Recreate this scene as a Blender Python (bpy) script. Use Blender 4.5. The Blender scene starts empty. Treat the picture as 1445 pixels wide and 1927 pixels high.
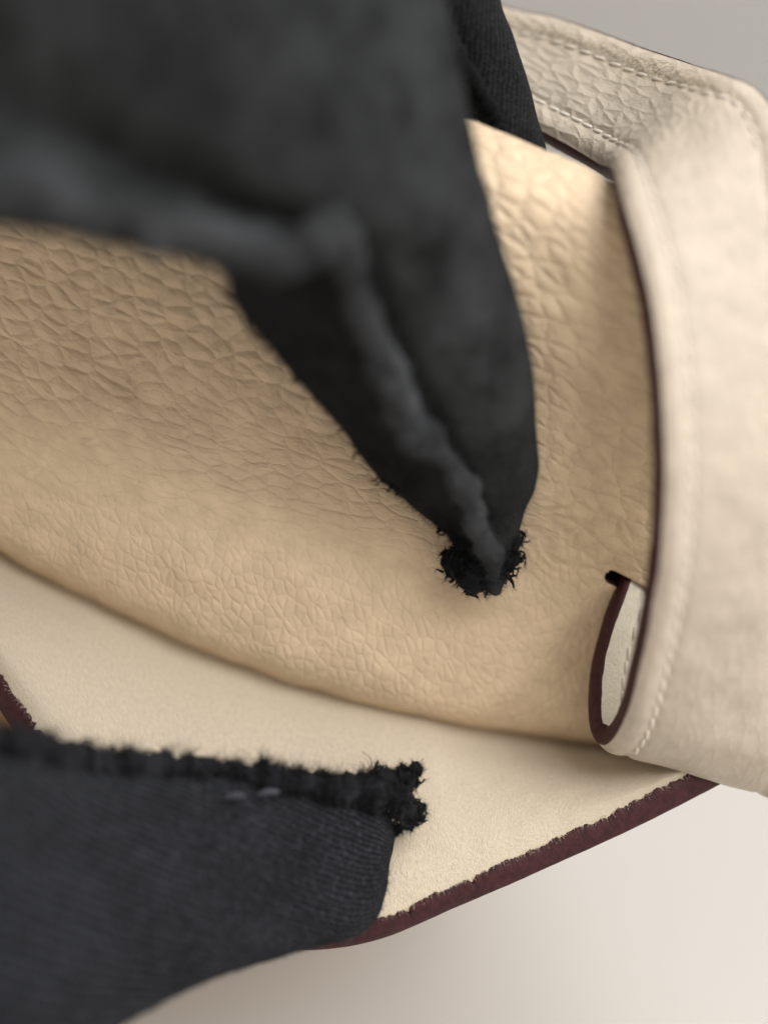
import bpy, math, random
import numpy as np
from mathutils import Vector, Matrix

random.seed(7)
rng = np.random.default_rng(11)
scene = bpy.context.scene
col = scene.collection

# ------------------------------------------------------------------ camera
PITCH = math.radians(42)                     # camera looks this far below the horizon
FPX = 3295.0                                 # focal length in photo pixels (1445 x 1927)
CAM = np.array([0.0, 0.0, 0.2836])
FWD = np.array([0.0, math.cos(PITCH), -math.sin(PITCH)])
UPV = np.array([0.0, math.sin(PITCH), math.cos(PITCH)])
RGT = np.array([1.0, 0.0, 0.0])
cd = bpy.data.cameras.new('camera')
cam = bpy.data.objects.new('camera', cd); col.objects.link(cam)
cam.location = CAM
cam.rotation_euler = (math.pi / 2 - PITCH, 0, 0)
cd.sensor_fit = 'VERTICAL'; cd.sensor_height = 24.0
cd.lens = 12.0 / (963.5 / FPX)
cd.clip_start = 0.01; cd.clip_end = 20.0
cd.dof.use_dof = True
cd.dof.focus_distance = 0.2495
cd.dof.aperture_fstop = cd.lens / 17.0       # a 17 mm wide pupil
scene.camera = cam

# ------------------------------------------------------------------ world, lamps, exposure
world = bpy.data.worlds.new('World'); scene.world = world; world.use_nodes = True
bg = world.node_tree.nodes['Background']
bg.inputs[0].default_value = (1.0, 0.885, 0.76, 1); bg.inputs[1].default_value = 0.54

def area(name, loc, target, sx, sy, power, colour):
    l = bpy.data.lights.new(name, 'AREA'); l.shape = 'RECTANGLE'; l.size = sx; l.size_y = sy
    l.energy = power; l.color = colour
    o = bpy.data.objects.new(name, l); col.objects.link(o)
    o.location = loc
    o.rotation_euler = (Vector(target) - Vector(loc)).to_track_quat('-Z', 'Y').to_euler()
    return o
area('window_light', (0.62, 0.27, 0.98), (0.0, 0.18, 0.1), 1.3, 1.1, 22.0, (1.0, 0.985, 0.965))

scene.view_settings.view_transform = 'Standard'
scene.view_settings.look = 'None'
scene.view_settings.gamma = 1.0
scene.view_settings.use_curve_mapping = False
scene.view_settings.exposure = 0.3

# ------------------------------------------------------------------ helpers
def P(px, py, d):
    return CAM + d * (FWD + RGT * ((px - 722.5) / FPX) + UPV * ((963.5 - py) / FPX))

def PA(a):
    a = np.asarray(a, float)
    return CAM + a[..., 2:3] * (FWD + RGT * ((a[..., 0:1] - 722.5) / FPX) + UPV * ((963.5 - a[..., 1:2]) / FPX))

def spline(pts, n, closed=False, t=None):
    """Catmull-Rom (non uniform) through pts (k, dim), sampled at n even steps of the parameter."""
    p = np.asarray(pts, float)
    k = len(p)
    if closed:
        q = np.concatenate([p[-2:], p, p[:3]])
    else:
        q = np.concatenate([[2 * p[0] - p[1]], p, [2 * p[-1] - p[-2]]])
    def f(s):
        s = np.asarray(s, float)
        i = np.clip(np.floor(s).astype(int), 0, (k if closed else k - 1) - 1)
        u = (s - i)[:, None]
        o = 1 if closed else 0
        p0, p1, p2, p3 = q[i + o], q[i + 1 + o], q[i + 2 + o], q[i + 3 + o]
        return 0.5 * ((2 * p1) + (-p0 + p2) * u + (2 * p0 - 5 * p1 + 4 * p2 - p3) * u ** 2 + (-p0 + 3 * p1 - 3 * p2 + p3) * u ** 3)
    if t is None:
        t = np.linspace(0, k if closed else k - 1, n, endpoint=not closed)
    return f(t)

def even_param(pts, n, dense=2000):
    """parameter values that walk the spline at even chord length"""
    k = len(pts)
    t = np.linspace(0, k - 1, dense)
    w = spline(pts, 0, t=t)
    s = np.concatenate([[0], np.cumsum(np.linalg.norm(np.diff(w, axis=0), axis=1))])
    return np.interp(np.linspace(0, s[-1], n), s, t), s[-1]

def loft(rows, nu, nv):
    """rows: (r, c, 3) control net in world space -> (nv, nu, 3) smooth grid"""
    rows = np.asarray(rows, float)
    r, c, _ = rows.shape
    mid = rows[:, c // 2, :]
    tv, _ = even_param(mid, nv)
    tu, _ = even_param(rows[r // 2], nu)
    a = np.stack([spline(rows[i], 0, t=tu) for i in range(r)])           # (r, nu, 3)
    g = np.stack([spline(a[:, j], 0, t=tv) for j in range(nu)], axis=1)  # (nv, nu, 3)
    return g

def normals(g):
    du = np.gradient(g, axis=1); dv = np.gradient(g, axis=0)
    n = np.cross(du, dv)
    return n / (np.linalg.norm(n, axis=2, keepdims=True) + 1e-12)

def grid_uv(g):
    """sheet coordinates in millimetres"""
    du = np.linalg.norm(np.diff(g, axis=1), axis=2).mean(axis=0)
    dv = np.linalg.norm(np.diff(g, axis=0), axis=2).mean(axis=1)
    u = np.concatenate([[0], np.cumsum(du)]) * 1000; v = np.concatenate([[0], np.cumsum(dv)]) * 1000
    return np.stack(np.meshgrid(u, v), axis=2)

def build(name, verts, faces, mats, parent=None, uv=None, fmat=None, smooth=True, attrs=None):
    verts = np.ascontiguousarray(verts, dtype=np.float32).reshape(-1, 3)
    me = bpy.data.meshes.new(name)
    if isinstance(faces, np.ndarray):
        nf, k = faces.shape
        me.vertices.add(len(verts)); me.vertices.foreach_set('co', verts.ravel())
        me.loops.add(nf * k); me.loops.foreach_set('vertex_index', faces.astype(np.int32).ravel())
        me.polygons.add(nf)
        me.polygons.foreach_set('loop_start', np.arange(0, nf * k, k, dtype=np.int32))
        me.update(calc_edges=True)
    else:
        me.from_pydata(verts.tolist(), [], faces)
    if smooth:
        me.polygons.foreach_set('use_smooth', np.ones(len(me.polygons), dtype=bool))
    for m in (mats if isinstance(mats, (list, tuple)) else [mats]):
        me.materials.append(m)
    if fmat is not None:
        me.polygons.foreach_set('material_index', np.asarray(fmat, dtype=np.int32))
    if uv is not None:
        lay = me.uv_layers.new(name='UVMap')
        li = np.empty(len(me.loops), dtype=np.int32); me.loops.foreach_get('vertex_index', li)
        lay.data.foreach_set('uv', np.asarray(uv, dtype=np.float32).reshape(-1, 2)[li].ravel())
    for an, av in (attrs or {}).items():
        at = me.attributes.new(an, 'FLOAT', 'POINT')
        at.data.foreach_set('value', np.asarray(av, dtype=np.float32).ravel())
    me.validate()
    o = bpy.data.objects.new(name, me); col.objects.link(o)
    if parent is not None:
        o.parent = parent
        o.matrix_parent_inverse = parent.matrix_world.inverted()
    return o

def grid_faces(nv, nu, wrap=False):
    i = np.arange(nv * nu).reshape(nv, nu)
    if wrap:
        i = np.concatenate([i, i[:, :1]], axis=1)
    a, b, c, d = i[:-1, :-1], i[:-1, 1:], i[1:, 1:], i[1:, :-1]
    return np.stack([a, b, c, d], axis=-1).reshape(-1, 4)

def rim(faces, off):
    """quads that join the open border of a sheet to its copy at index + off"""
    e = np.concatenate([faces[:, [0, 1]], faces[:, [1, 2]], faces[:, [2, 3]], faces[:, [3, 0]]])
    key = np.sort(e, axis=1)
    kk = key[:, 0].astype(np.int64) * 10_000_000 + key[:, 1]
    u, inv, cnt = np.unique(kk, return_inverse=True, return_counts=True)
    b = e[cnt[inv] == 1]
    return np.stack([b[:, 1], b[:, 0], b[:, 0] + off, b[:, 1] + off], axis=1)

def thing(name, label, cat, loc, group=None):
    o = bpy.data.objects.new(name, None); col.objects.link(o)
    o.location = loc; o.empty_display_size = 0.01
    o['label'] = label; o['category'] = cat
    if group: o['group'] = group
    bpy.context.view_layer.update()
    return o

# small value noise for geometry
_perm = rng.permutation(512)
def vnoise(p):
    p = np.asarray(p, float); i = np.floor(p).astype(int); f = p - i
    f = f * f * (3 - 2 * f)
    def h(a, b, c):
        return (np.sin(a * 127.1 + b * 311.7 + c * 74.7) * 43758.5453) % 1.0
    r = 0
    for dx in (0, 1):
        for dy in (0, 1):
            for dz in (0, 1):
                w = (f[..., 0] if dx else 1 - f[..., 0]) * (f[..., 1] if dy else 1 - f[..., 1]) * (f[..., 2] if dz else 1 - f[..., 2])
                r = r + w * h(i[..., 0] + dx, i[..., 1] + dy, i[..., 2] + dz)
    return r * 2 - 1

# ------------------------------------------------------------------ materials
def new_mat(name):
    m = bpy.data.materials.new(name); m.use_nodes = True
    nt = m.node_tree; b = nt.nodes['Principled BSDF']
    return m, nt, b
def nd(nt, typ, **kw):
    n = nt.nodes.new(typ)
    for k, v in kw.items(): setattr(n, k, v)
    return n
def mth(nt, op, a, b=None, clamp=False):
    n = nt.nodes.new('ShaderNodeMath'); n.operation = op; n.use_clamp = clamp
    for i, x in enumerate((a, b)):
        if x is None: continue
        if isinstance(x, (int, float)): n.inputs[i].default_value = x
        else: nt.links.new(x, n.inputs[i])
    return n.outputs[0]
def noise(nt, vec, scale, detail=2.0, rough=0.5):
    n = nt.nodes.new('ShaderNodeTexNoise'); n.inputs['Scale'].default_value = scale
    n.inputs['Detail'].default_value = detail; n.inputs['Roughness'].default_value = rough
    nt.links.new(vec, n.inputs['Vector'])
    return n
def uvmap(nt, sx=1, sy=1, rot=0.0):
    u = nt.nodes.new('ShaderNodeUVMap'); u.uv_map = 'UVMap'
    m = nt.nodes.new('ShaderNodeMapping'); m.inputs['Scale'].default_value = (sx, sy, 1)
    m.inputs['Rotation'].default_value = (0, 0, rot)
    nt.links.new(u.outputs[0], m.inputs[0])
    return m.outputs[0]
def warp(nt, vec, amount, scale):
    n = noise(nt, vec, scale, 2.0)
    s = nt.nodes.new('ShaderNodeVectorMath'); s.operation = 'SUBTRACT'; s.inputs[1].default_value = (0.5, 0.5, 0.5)
    nt.links.new(n.outputs['Color'], s.inputs[0])
    k = nt.nodes.new('ShaderNodeVectorMath'); k.operation = 'SCALE'; k.inputs['Scale'].default_value = amount
    nt.links.new(s.outputs[0], k.inputs[0])
    a = nt.nodes.new('ShaderNodeVectorMath'); a.operation = 'ADD'
    nt.links.new(vec, a.inputs[0]); nt.links.new(k.outputs[0], a.inputs[1])
    return a.outputs[0]
def mix_f(nt, fac, a, b):
    n = nt.nodes.new('ShaderNodeMix'); n.data_type = 'FLOAT'
    for s, x in ((n.inputs[0], fac), (n.inputs[2], a), (n.inputs[3], b)):
        if isinstance(x, (int, float)): s.default_value = x
        else: nt.links.new(x, s)
    return n.outputs[0]
def mix_c(nt, fac, a, b):
    n = nt.nodes.new('ShaderNodeMix'); n.data_type = 'RGBA'
    for s, x in ((n.inputs[0], fac), (n.inputs[6], a), (n.inputs[7], b)):
        if isinstance(x, (int, float)): s.default_value = x
        elif isinstance(x, tuple): s.default_value = (*x, 1)
        else: nt.links.new(x, s)
    return n.outputs[2]
def bump(nt, b, height, strength, dist, prev=None):
    n = nt.nodes.new('ShaderNodeBump'); n.inputs['Strength'].default_value = strength; n.inputs['Distance'].default_value = dist
    nt.links.new(height, n.inputs['Height'])
    if prev is not None: nt.links.new(prev, n.inputs['Normal'])
    nt.links.new(n.outputs[0], b.inputs['Normal'])
    return n.outputs[0]
def ramp(nt, fac, stops):
    r = nt.nodes.new('ShaderNodeValToRGB'); el = r.color_ramp.elements
    while len(el) < len(stops): el.new(0.5)
    for e, (p, v) in zip(el, stops):
        e.position = p; e.color = (v, v, v, 1) if isinstance(v, (int, float)) else (*v, 1)
    nt.links.new(fac, r.inputs[0])
    return r.outputs[0]

def grain_height(nt, vec, cell, tilt, tilt_dir, prof=None):
    """pebbled leather: domed cells parted by creases, each cell tipped like a scale"""
    e = nt.nodes.new('ShaderNodeTexVoronoi'); e.voronoi_dimensions = '2D'; e.feature = 'DISTANCE_TO_EDGE'; e.inputs['Scale'].default_value = 1.0 / cell
    f = nt.nodes.new('ShaderNodeTexVoronoi'); f.voronoi_dimensions = '2D'; f.feature = 'F1'; f.inputs['Scale'].default_value = 1.0 / cell
    nt.links.new(vec, e.inputs['Vector']); nt.links.new(vec, f.inputs['Vector'])
    dome = ramp(nt, e.outputs['Distance'], prof or [(0.0, 0.0), (0.06, 0.28), (0.2, 0.72), (0.5, 1.0)])
    sub = nt.nodes.new('ShaderNodeVectorMath'); sub.operation = 'SUBTRACT'
    sc = nt.nodes.new('ShaderNodeVectorMath'); sc.operation = 'SCALE'; sc.inputs['Scale'].default_value = 1.0 / cell
    nt.links.new(vec, sc.inputs[0])
    sp = nt.nodes.new('ShaderNodeVectorMath'); sp.operation = 'SCALE'; sp.inputs['Scale'].default_value = 1.0 / cell
    nt.links.new(f.outputs['Position'], sp.inputs[0])
    nt.links.new(sc.outputs[0], sub.inputs[0]); nt.links.new(sp.outputs[0], sub.inputs[1])
    dt = nt.nodes.new('ShaderNodeVectorMath'); dt.operation = 'DOT_PRODUCT'; dt.inputs[1].default_value = (*tilt_dir, 0)
    nt.links.new(sub.outputs[0], dt.inputs[0])
    t = mth(nt, 'MULTIPLY', dt.outputs['Value'], tilt)
    return mth(nt, 'ADD', dome, t), dome

LEATHER = (0.735, 0.58, 0.405)
def leather_mat(name, base=LEATHER, cell_big=2.8, cell_small=1.65, aniso=(0.78, 1.15), tilt=0.7, dirn=(0.25, -1.0), rot=0.0, has_mask=True, strength=0.9, dist=0.00031):
    m, nt, b = new_mat(name)
    v1 = warp(nt, warp(nt, uvmap(nt, *aniso, rot=rot), 1.8, 0.24), 0.35, 1.3)
    h1, d1 = grain_height(nt, v1, cell_big, tilt, dirn, [(0.0, 0.0), (0.09, 0.26), (0.24, 0.66), (0.5, 1.0)])
    h1b, d1b = grain_height(nt, v1, cell_big * 0.47, tilt * 0.8, dirn)
    hA = mth(nt, 'ADD', h1, mth(nt, 'MULTIPLY', h1b, 0.16))
    if has_mask:
        v3 = warp(nt, warp(nt, uvmap(nt, 1.12, 0.82, rot=rot), 1.0, 0.3), 0.35, 1.6)
        h3, d3 = grain_height(nt, v3, cell_small, 0.12, dirn, [(0.0, 0.0), (0.06, 0.22), (0.16, 0.58), (0.32, 0.88), (0.6, 1.0)])
        v2 = warp(nt, warp(nt, uvmap(nt, 0.80, 1.75, rot=rot), 1.5, 0.3), 0.5, 1.8)
        h2, d2 = grain_height(nt, v2, 3.1, 0.95, dirn)
        h2b, d2b = grain_height(nt, v2, 1.2, 0.6, dirn)
        hM = mth(nt, 'MULTIPLY', mth(nt, 'ADD', h2, mth(nt, 'MULTIPLY', h2b, 0.22)), 0.75)
        hB = mth(nt, 'MULTIPLY', h3, 0.46)
        nz = noise(nt, uvmap(nt), 0.12, 2)
        jit = mth(nt, 'MULTIPLY', mth(nt, 'SUBTRACT', nz.outputs['Fac'], 0.5), 0.9)
        at = nt.nodes.new('ShaderNodeAttribute'); at.attribute_name = 'wrinkle'
        a2 = nt.nodes.new('ShaderNodeAttribute'); a2.attribute_name = 'ruffle'
        def soft01(x): return mth(nt, 'MINIMUM', mth(nt, 'MAXIMUM', x, 0.0), 1.0)
        h = mix_f(nt, soft01(mth(nt, 'ADD', at.outputs['Fac'], jit)), hB, hA)
        h = mix_f(nt, soft01(mth(nt, 'ADD', a2.outputs['Fac'], mth(nt, 'MULTIPLY', jit, a2.outputs['Fac']))), h, hM)
    else:
        at = nt.nodes.new('ShaderNodeAttribute'); at.attribute_name = 'wrinkle'
        h = mth(nt, 'MULTIPLY', hA, at.outputs['Fac'])
    fine = noise(nt, uvmap(nt), 5.0, 3, 0.6)
    h = mth(nt, 'ADD', h, mth(nt, 'MULTIPLY', fine.outputs['Fac'], 0.10))
    soft = noise(nt, uvmap(nt), 0.09, 2)
    h = mth(nt, 'ADD', h, mth(nt, 'MULTIPLY', soft.outputs['Fac'], 2.0 if has_mask else 0.6))
    bump(nt, b, h, strength, dist)
    mott = noise(nt, uvmap(nt), 0.25, 4, 0.6)
    dk = tuple(x * 0.86 for x in base)
    lt = tuple(min(0.9, x * 1.06) for x in base)
    c = mix_c(nt, ramp(nt, mott.outputs['Fac'], [(0.3, 0.0), (0.7, 1.0)]), dk, lt)
    nt.links.new(c, b.inputs['Base Color'])
    r = mth(nt, 'ADD', mth(nt, 'MULTIPLY', fine.outputs['Fac'], 0.2), 0.42)
    nt.links.new(r, b.inputs['Roughness'])
    b.inputs['Specular IOR Level'].default_value = 0.38
    return m

def suede_mat(name, base):
    m, nt, b = new_mat(name)
    v = uvmap(nt)
    a = noise(nt, v, 1.6, 5, 0.7); f = noise(nt, uvmap(nt, 1.0, 0.35, rot=0.6), 5.5, 3, 0.7)
    c = mix_c(nt, ramp(nt, a.outputs['Fac'], [(0.3, 0.0), (0.7, 1.0)]), tuple(x * 0.88 for x in base), tuple(min(.92, x * 1.05) for x in base))
    sp = noise(nt, v, 1.1, 6, 0.8)
    c = mix_c(nt, ramp(nt, sp.outputs['Fac'], [(0.67, 0.0), (0.76, 0.35)]), c, tuple(x * 0.62 for x in base))
    nt.links.new(c, b.inputs['Base Color'])
    b.inputs['Roughness'].default_value = 0.95; b.inputs['Specular IOR Level'].default_value = 0.12
    b.inputs['Sheen Weight'].default_value = 0.25; b.inputs['Sheen Roughness'].default_value = 0.5
    h = mth(nt, 'ADD', a.outputs['Fac'], mth(nt, 'MULTIPLY', f.outputs['Fac'], 0.8))
    bump(nt, b, h, 0.85, 0.00030)
    return m

def edge_mat():
    m, nt, b = new_mat('burgundy_edge_paint')
    tc = nt.nodes.new('ShaderNodeTexCoord')
    n = noise(nt, tc.outputs['Object'], 900, 4, 0.7); n2 = noise(nt, tc.outputs['Object'], 2600, 3, 0.6)
    c = mix_c(nt, ramp(nt, n.outputs['Fac'], [(0.35, 0.0), (0.7, 1.0)]), (0.028, 0.006, 0.008), (0.066, 0.015, 0.018))
    c = mix_c(nt, ramp(nt, n2.outputs['Fac'], [(0.70, 0.0), (0.8, 0.6)]), c, (0.22, 0.12, 0.11))
    nt.links.new(c, b.inputs['Base Color'])
    b.inputs['Roughness'].default_value = 0.62; b.inputs['Specular IOR Level'].default_value = 0.35
    bump(nt, b, n2.outputs['Fac'], 0.5, 0.0002)
    return m

def knit_mat(name, base, rib=0.0, rib_scale=1.0, rot=0.4, fuzz=1.0):
    m, nt, b = new_mat(name)
    tc = nt.nodes.new('ShaderNodeTexCoord')
    n1 = noise(nt, tc.outputs['Object'], 120, 3, 0.6); n2 = noise(nt, tc.outputs['Object'], 1500, 4, 0.75)
    n3 = noise(nt, tc.outputs['Object'], 420, 3, 0.6)
    c = mix_c(nt, ramp(nt, n1.outputs['Fac'], [(0.3, 0.0), (0.7, 1.0)]), tuple(x * 0.4 for x in base), tuple(x * 1.9 for x in base))
    c = mix_c(nt, ramp(nt, n2.outputs['Fac'], [(0.58, 0.0), (0.75, 0.7)]), c, tuple(x * 4.5 for x in base))
    nt.links.new(c, b.inputs['Base Color'])
    b.inputs['Roughness'].default_value = 0.97; b.inputs['Specular IOR Level'].default_value = 0.08
    b.inputs['Sheen Weight'].default_value = 0.035; b.inputs['Sheen Roughness'].default_value = 0.6
    b.inputs['Sheen Tint'].default_value = (0.88, 0.94, 1.0, 1)
    h = mth(nt, 'ADD', mth(nt, 'MULTIPLY', n2.outputs['Fac'], 0.9 * fuzz), mth(nt, 'MULTIPLY', n3.outputs['Fac'], 0.9))
    if rib > 0:
        v = warp(nt, uvmap(nt, 1, 1, rot=rot), 0.7, 0.7)
        w = nt.nodes.new('ShaderNodeTexWave'); w.wave_type = 'BANDS'; w.bands_direction = 'X'
        w.inputs['Scale'].default_value = 0.31 * rib_scale; w.inputs['Distortion'].default_value = 3.0; w.inputs['Detail'].default_value = 2; w.inputs['Detail Scale'].default_value = 2.0
        nt.links.new(v, w.inputs['Vector'])
        w2 = nt.nodes.new('ShaderNodeTexWave'); w2.wave_type = 'BANDS'; w2.bands_direction = 'Y'
        w2.inputs['Scale'].default_value = 0.42 * rib_scale; w2.inputs['Distortion'].default_value = 4.0; w2.inputs['Detail'].default_value = 2
        nt.links.new(v, w2.inputs['Vector'])
        k = mth(nt, 'MULTIPLY', w.outputs['Fac'], mth(nt, 'ADD', mth(nt, 'MULTIPLY', w2.outputs['Fac'], 0.6), 0.4))
        h = mth(nt, 'ADD', h, mth(nt, 'MULTIPLY', k, rib))
        c = mix_c(nt, ramp(nt, k, [(0.15, 0.0), (0.75, 1.0)]), tuple(x * 0.45 for x in base), c)
        dash = noise(nt, uvmap(nt, 0.35, 1.3, rot=rot), 1.4, 3, 0.65)
        c = mix_c(nt, mth(nt, 'MULTIPLY', ramp(nt, dash.outputs['Fac'], [(0.50, 0.0), (0.68, 1.0)]), 0.55), c, tuple(x * 3.4 for x in base))
        nt.links.new(c, b.inputs['Base Color'])
    bump(nt, b, h, 0.8, 0.00045)
    return m

def plain(name, c, rough, noise_amt=0.05, nscale=40):
    m, nt, b = new_mat(name)
    tc = nt.nodes.new('ShaderNodeTexCoord'); n = noise(nt, tc.outputs['Object'], nscale, 4, 0.6)
    cc = mix_c(nt, n.outputs['Fac'], tuple(x * (1 - noise_amt) for x in c), tuple(min(.95, x * (1 + noise_amt)) for x in c))
    nt.links.new(cc, b.inputs['Base Color']); b.inputs['Roughness'].default_value = rough
    b.inputs['Specular IOR Level'].default_value = 0.25
    bump(nt, b, n.outputs['Fac'], 0.15, 0.0005)
    return m

M_PANEL = leather_mat('pebbled_leather_panel')
M_STRAP = leather_mat('pebbled_leather_strap', base=(0.53, 0.465, 0.385), cell_big=2.1, cell_small=2.2, aniso=(1.15, 0.55), tilt=0.9, dirn=(1.0, 0.4), rot=0.5, has_mask=False, strength=0.8, dist=0.00027)
M_BODY = leather_mat('tan_leather_body', base=(0.60, 0.43, 0.30), has_mask=False, strength=0.5)
M_SUEDE = suede_mat('cream_suede', (0.71, 0.62, 0.49))
M_SUEDE_IN = suede_mat('pale_suede_lining', (0.86, 0.81, 0.70))
M_EDGE = edge_mat()
M_GLOVE = knit_mat('black_cotton_knit', (0.0165, 0.0182, 0.0192))
M_GLOVE_B = knit_mat('black_ribbed_knit', (0.0105, 0.011, 0.012), rib=0.9, rib_scale=1.0, rot=0.6)
M_GLOVE_L = knit_mat('blue_black_twill_knit', (0.0190, 0.0205, 0.0260), rib=2.8, rib_scale=0.75, rot=0.62)
M_YARN_AND_SHADE = knit_mat('black_frayed_yarn_and_flange_shade', (0.008, 0.0085, 0.010))
M_SEAM_L = knit_mat('charcoal_overlock_cotton', (0.0135, 0.0145, 0.0175))
M_FUZZ = knit_mat('black_lint', (0.05, 0.053, 0.060))
M_THREAD = plain('white_waxed_thread', (0.74, 0.69, 0.62), 0.6, 0.06, 2500)
M_NAP = plain('cream_nap', (0.80, 0.72, 0.58), 0.9, 0.1, 900)
M_TABLE = plain('white_table', (0.55, 0.535, 0.515), 0.6, 0.02, 30)
M_WALL = plain('grey_wall', (0.47, 0.475, 0.47), 0.8, 0.02, 8)

# ------------------------------------------------------------------ the setting
def slab(name, x0, x1, y0, y1, z0, z1, mat):
    v = [(x, y, z) for z in (z0, z1) for y in (y0, y1) for x in (x0, x1)]
    f = [(0, 2, 3, 1), (4, 5, 7, 6), (0, 1, 5, 4), (2, 6, 7, 3), (0, 4, 6, 2), (1, 3, 7, 5)]
    o = build(name, np.array(v), f, mat, smooth=False)
    o['kind'] = 'structure'
    return o
slab('tabletop', -0.9, 0.9, -0.5, 0.42, -0.03, 0.0, M_TABLE)
slab('wall', -1.4, 1.4, 0.423, 0.46, -0.03, 0.9, M_WALL)

# ------------------------------------------------------------------ handbag
bag = thing('handbag', 'cream pebbled leather handbag with burgundy edges, its flap lifted open', 'handbag', (0.0, 0.27, 0.0))

# ---- front panel: a sheet of pebbled leather rolling under at the fold, with a slot for the strap
PX = [-260, 50, 300, 550, 800, 1000, 1120, 1220, 1360]
CREASE = [880, 1067, 1190, 1281, 1350, 1388, 1404, 1413, 1420]
TOPY = [-30, 20, 70, 120, 195, 272, 328, 385, 470]
FR = [-0.035, -0.012, 0.0, 0.012, 0.05, 0.13, 0.24, 0.33, 0.42, 0.56, 0.72, 0.88, 0.97, 1.0]
D_L = [.276, .266, .2610, .2572, .2542, .2512, .2490, .2480, .2475, .2455, .2425, .2375, .2350, .2365]
D_T = [.277, .267, .2612, .2576, .2547, .2520, .2500, .2485, .2470, .2430, .2380, .2345, .2362, .2392]
D_R = [.281, .272, .2660, .2625, .2600, .2585, .2560, .2525, .2490, .2440, .2385, .2345, .2362, .2392]
W_R = [0, 0, 0, 0.05, 0.25, 0.75, 1.0, 1.0, 1.0]
rows = []
for fi, f in enumerate(FR):
    r = []
    for i, x in enumerate(PX):
        y = CREASE[i] + (TOPY[i] - CREASE[i]) * f
        wl = max(0, 1 - i / 4.0)
        d = D_L[fi] * wl + D_T[fi] * (1 - wl)
        d = d * (1 - W_R[i]) + D_R[fi] * W_R[i]
        r.append(P(x, y, d))
    rows.append(r)
g = loft(rows, 330, 300)
nrm = normals(g)
toc = CAM - g
if (nrm * toc).sum() < 0: nrm = -nrm
# soft hand-made undulation and the creases that run from the pressed spot to the slot
rel = g - CAM; dep = rel @ FWD
gx = rel @ RGT / dep * FPX + 722.5; gy = 963.5 - rel @ UPV / dep * FPX
wv = 0.0006 * vnoise(np.stack([gx / 170, gy / 150, gx * 0 + 3], -1)) + 0.00025 * vnoise(np.stack([gx / 60, gy / 45, gx * 0 + 9], -1))
ang = np.arctan2(gy - 960, gx - 930)
rad = np.hypot(gx - 930, gy - 960)
zone = np.exp(-((rad - 130) / 95) ** 2) * np.clip((gx - 960) / 60, 0, 1) * np.clip((1120 - gy) / 60, 0, 1)
cr = 0.00010 * zone * (np.sin(ang * 30 + 7 * vnoise(np.stack([gx / 55, gy / 55, gx * 0], -1))) + 0.8 * vnoise(np.stack([gx / 14, gy / 11, gx * 0 + 2], -1)))
g = g + nrm * (wv + cr)[..., None]
uv = grid_uv(g)
wr = np.clip(1.05 - np.clip((gy - (800 + 0.15 * (gx - 300))) / 260, 0, 1) * 1.0, 0, 1.1)
wr = np.where(gx > 980, np.clip(1.0 - np.clip(((gy - 960) - (gx - 980) * 0.75) / 60, 0, 1), 0.12, 1.0), wr)
rf = np.exp(-((gy - (875 + 0.20 * (gx - 450))) / 95.0) ** 2) * np.clip((gx - 120) / 260, 0, 1) * np.where(gx > 980, np.clip(1 - (gx - 980) / 90, 0, 1), 1)
F = grid_faces(*g.shape[:2])
# slot: capsule from (1150,1087) to (1330,1190) in the photo, followed on the sheet
a0 = np.array([1150., 1086.]); a1 = np.array([1300., 1163.]); rad_s = 13.0
def capsule(px, py):
    p = np.stack([px, py], -1); t = np.clip(((p - a0) @ (a1 - a0)) / ((a1 - a0) @ (a1 - a0)), 0, 1)
    c = a0 + t[..., None] * (a1 - a0)
    return np.linalg.norm(p - c, axis=-1), c
dist, cc = capsule(gx, gy)
near = (np.abs(dist - rad_s) < 3.2) & (gy < 1500) & (gy > 900)
dirv = np.stack([gx, gy], -1) - cc
dirv /= np.linalg.norm(dirv, axis=-1, keepdims=True) + 1e-9
tgt = cc + dirv * rad_s
snap = PA(np.stack([tgt[..., 0], tgt[..., 1], dep], -1))
g = np.where(near[..., None], snap, g)
dist2 = np.where(near, rad_s, dist).ravel()
keep = ~((dist2[F].mean(axis=1) < rad_s - 0.4) & (gy.ravel()[F].mean(axis=1) > 900))
Fk = F[keep]
n = g.shape[0] * g.shape[1]
back = g - nrm * 0.0022
V = np.concatenate([g.reshape(-1, 3), back.reshape(-1, 3)])
RQ = rim(Fk, n)
faces = np.concatenate([Fk, Fk[:, ::-1] + n, RQ])
fm = np.concatenate([np.zeros(len(Fk)), np.ones(len(Fk)), np.full(len(RQ), 2)])
panel = build('front_panel', V, faces, [M_PANEL, M_SUEDE_IN, M_EDGE], bag, uv=np.concatenate([uv.reshape(-1, 2)] * 2), fmat=fm,
              attrs={'wrinkle': np.concatenate([wr.ravel()] * 2), 'ruffle': np.concatenate([rf.ravel()] * 2)})
# added dark cup behind the slot, shuts out light round the strap end
pk = (gx > 1085) & (gy > 1020) & (gy < 1260)
Fp = F[pk.ravel()[F].all(axis=1)]
V = np.concatenate([(g - nrm * 0.0040).reshape(-1, 3), (g - nrm * 0.0200).reshape(-1, 3)])
ids, inv = np.unique(np.concatenate([Fp + n, rim(Fp, n)]), return_inverse=True)
build('slot_shade_cup', V[ids], inv.reshape(-1, 4), M_EDGE, bag)
panel['label'] = 'pebbled tan-cream leather panel with a slot for the strap'

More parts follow.
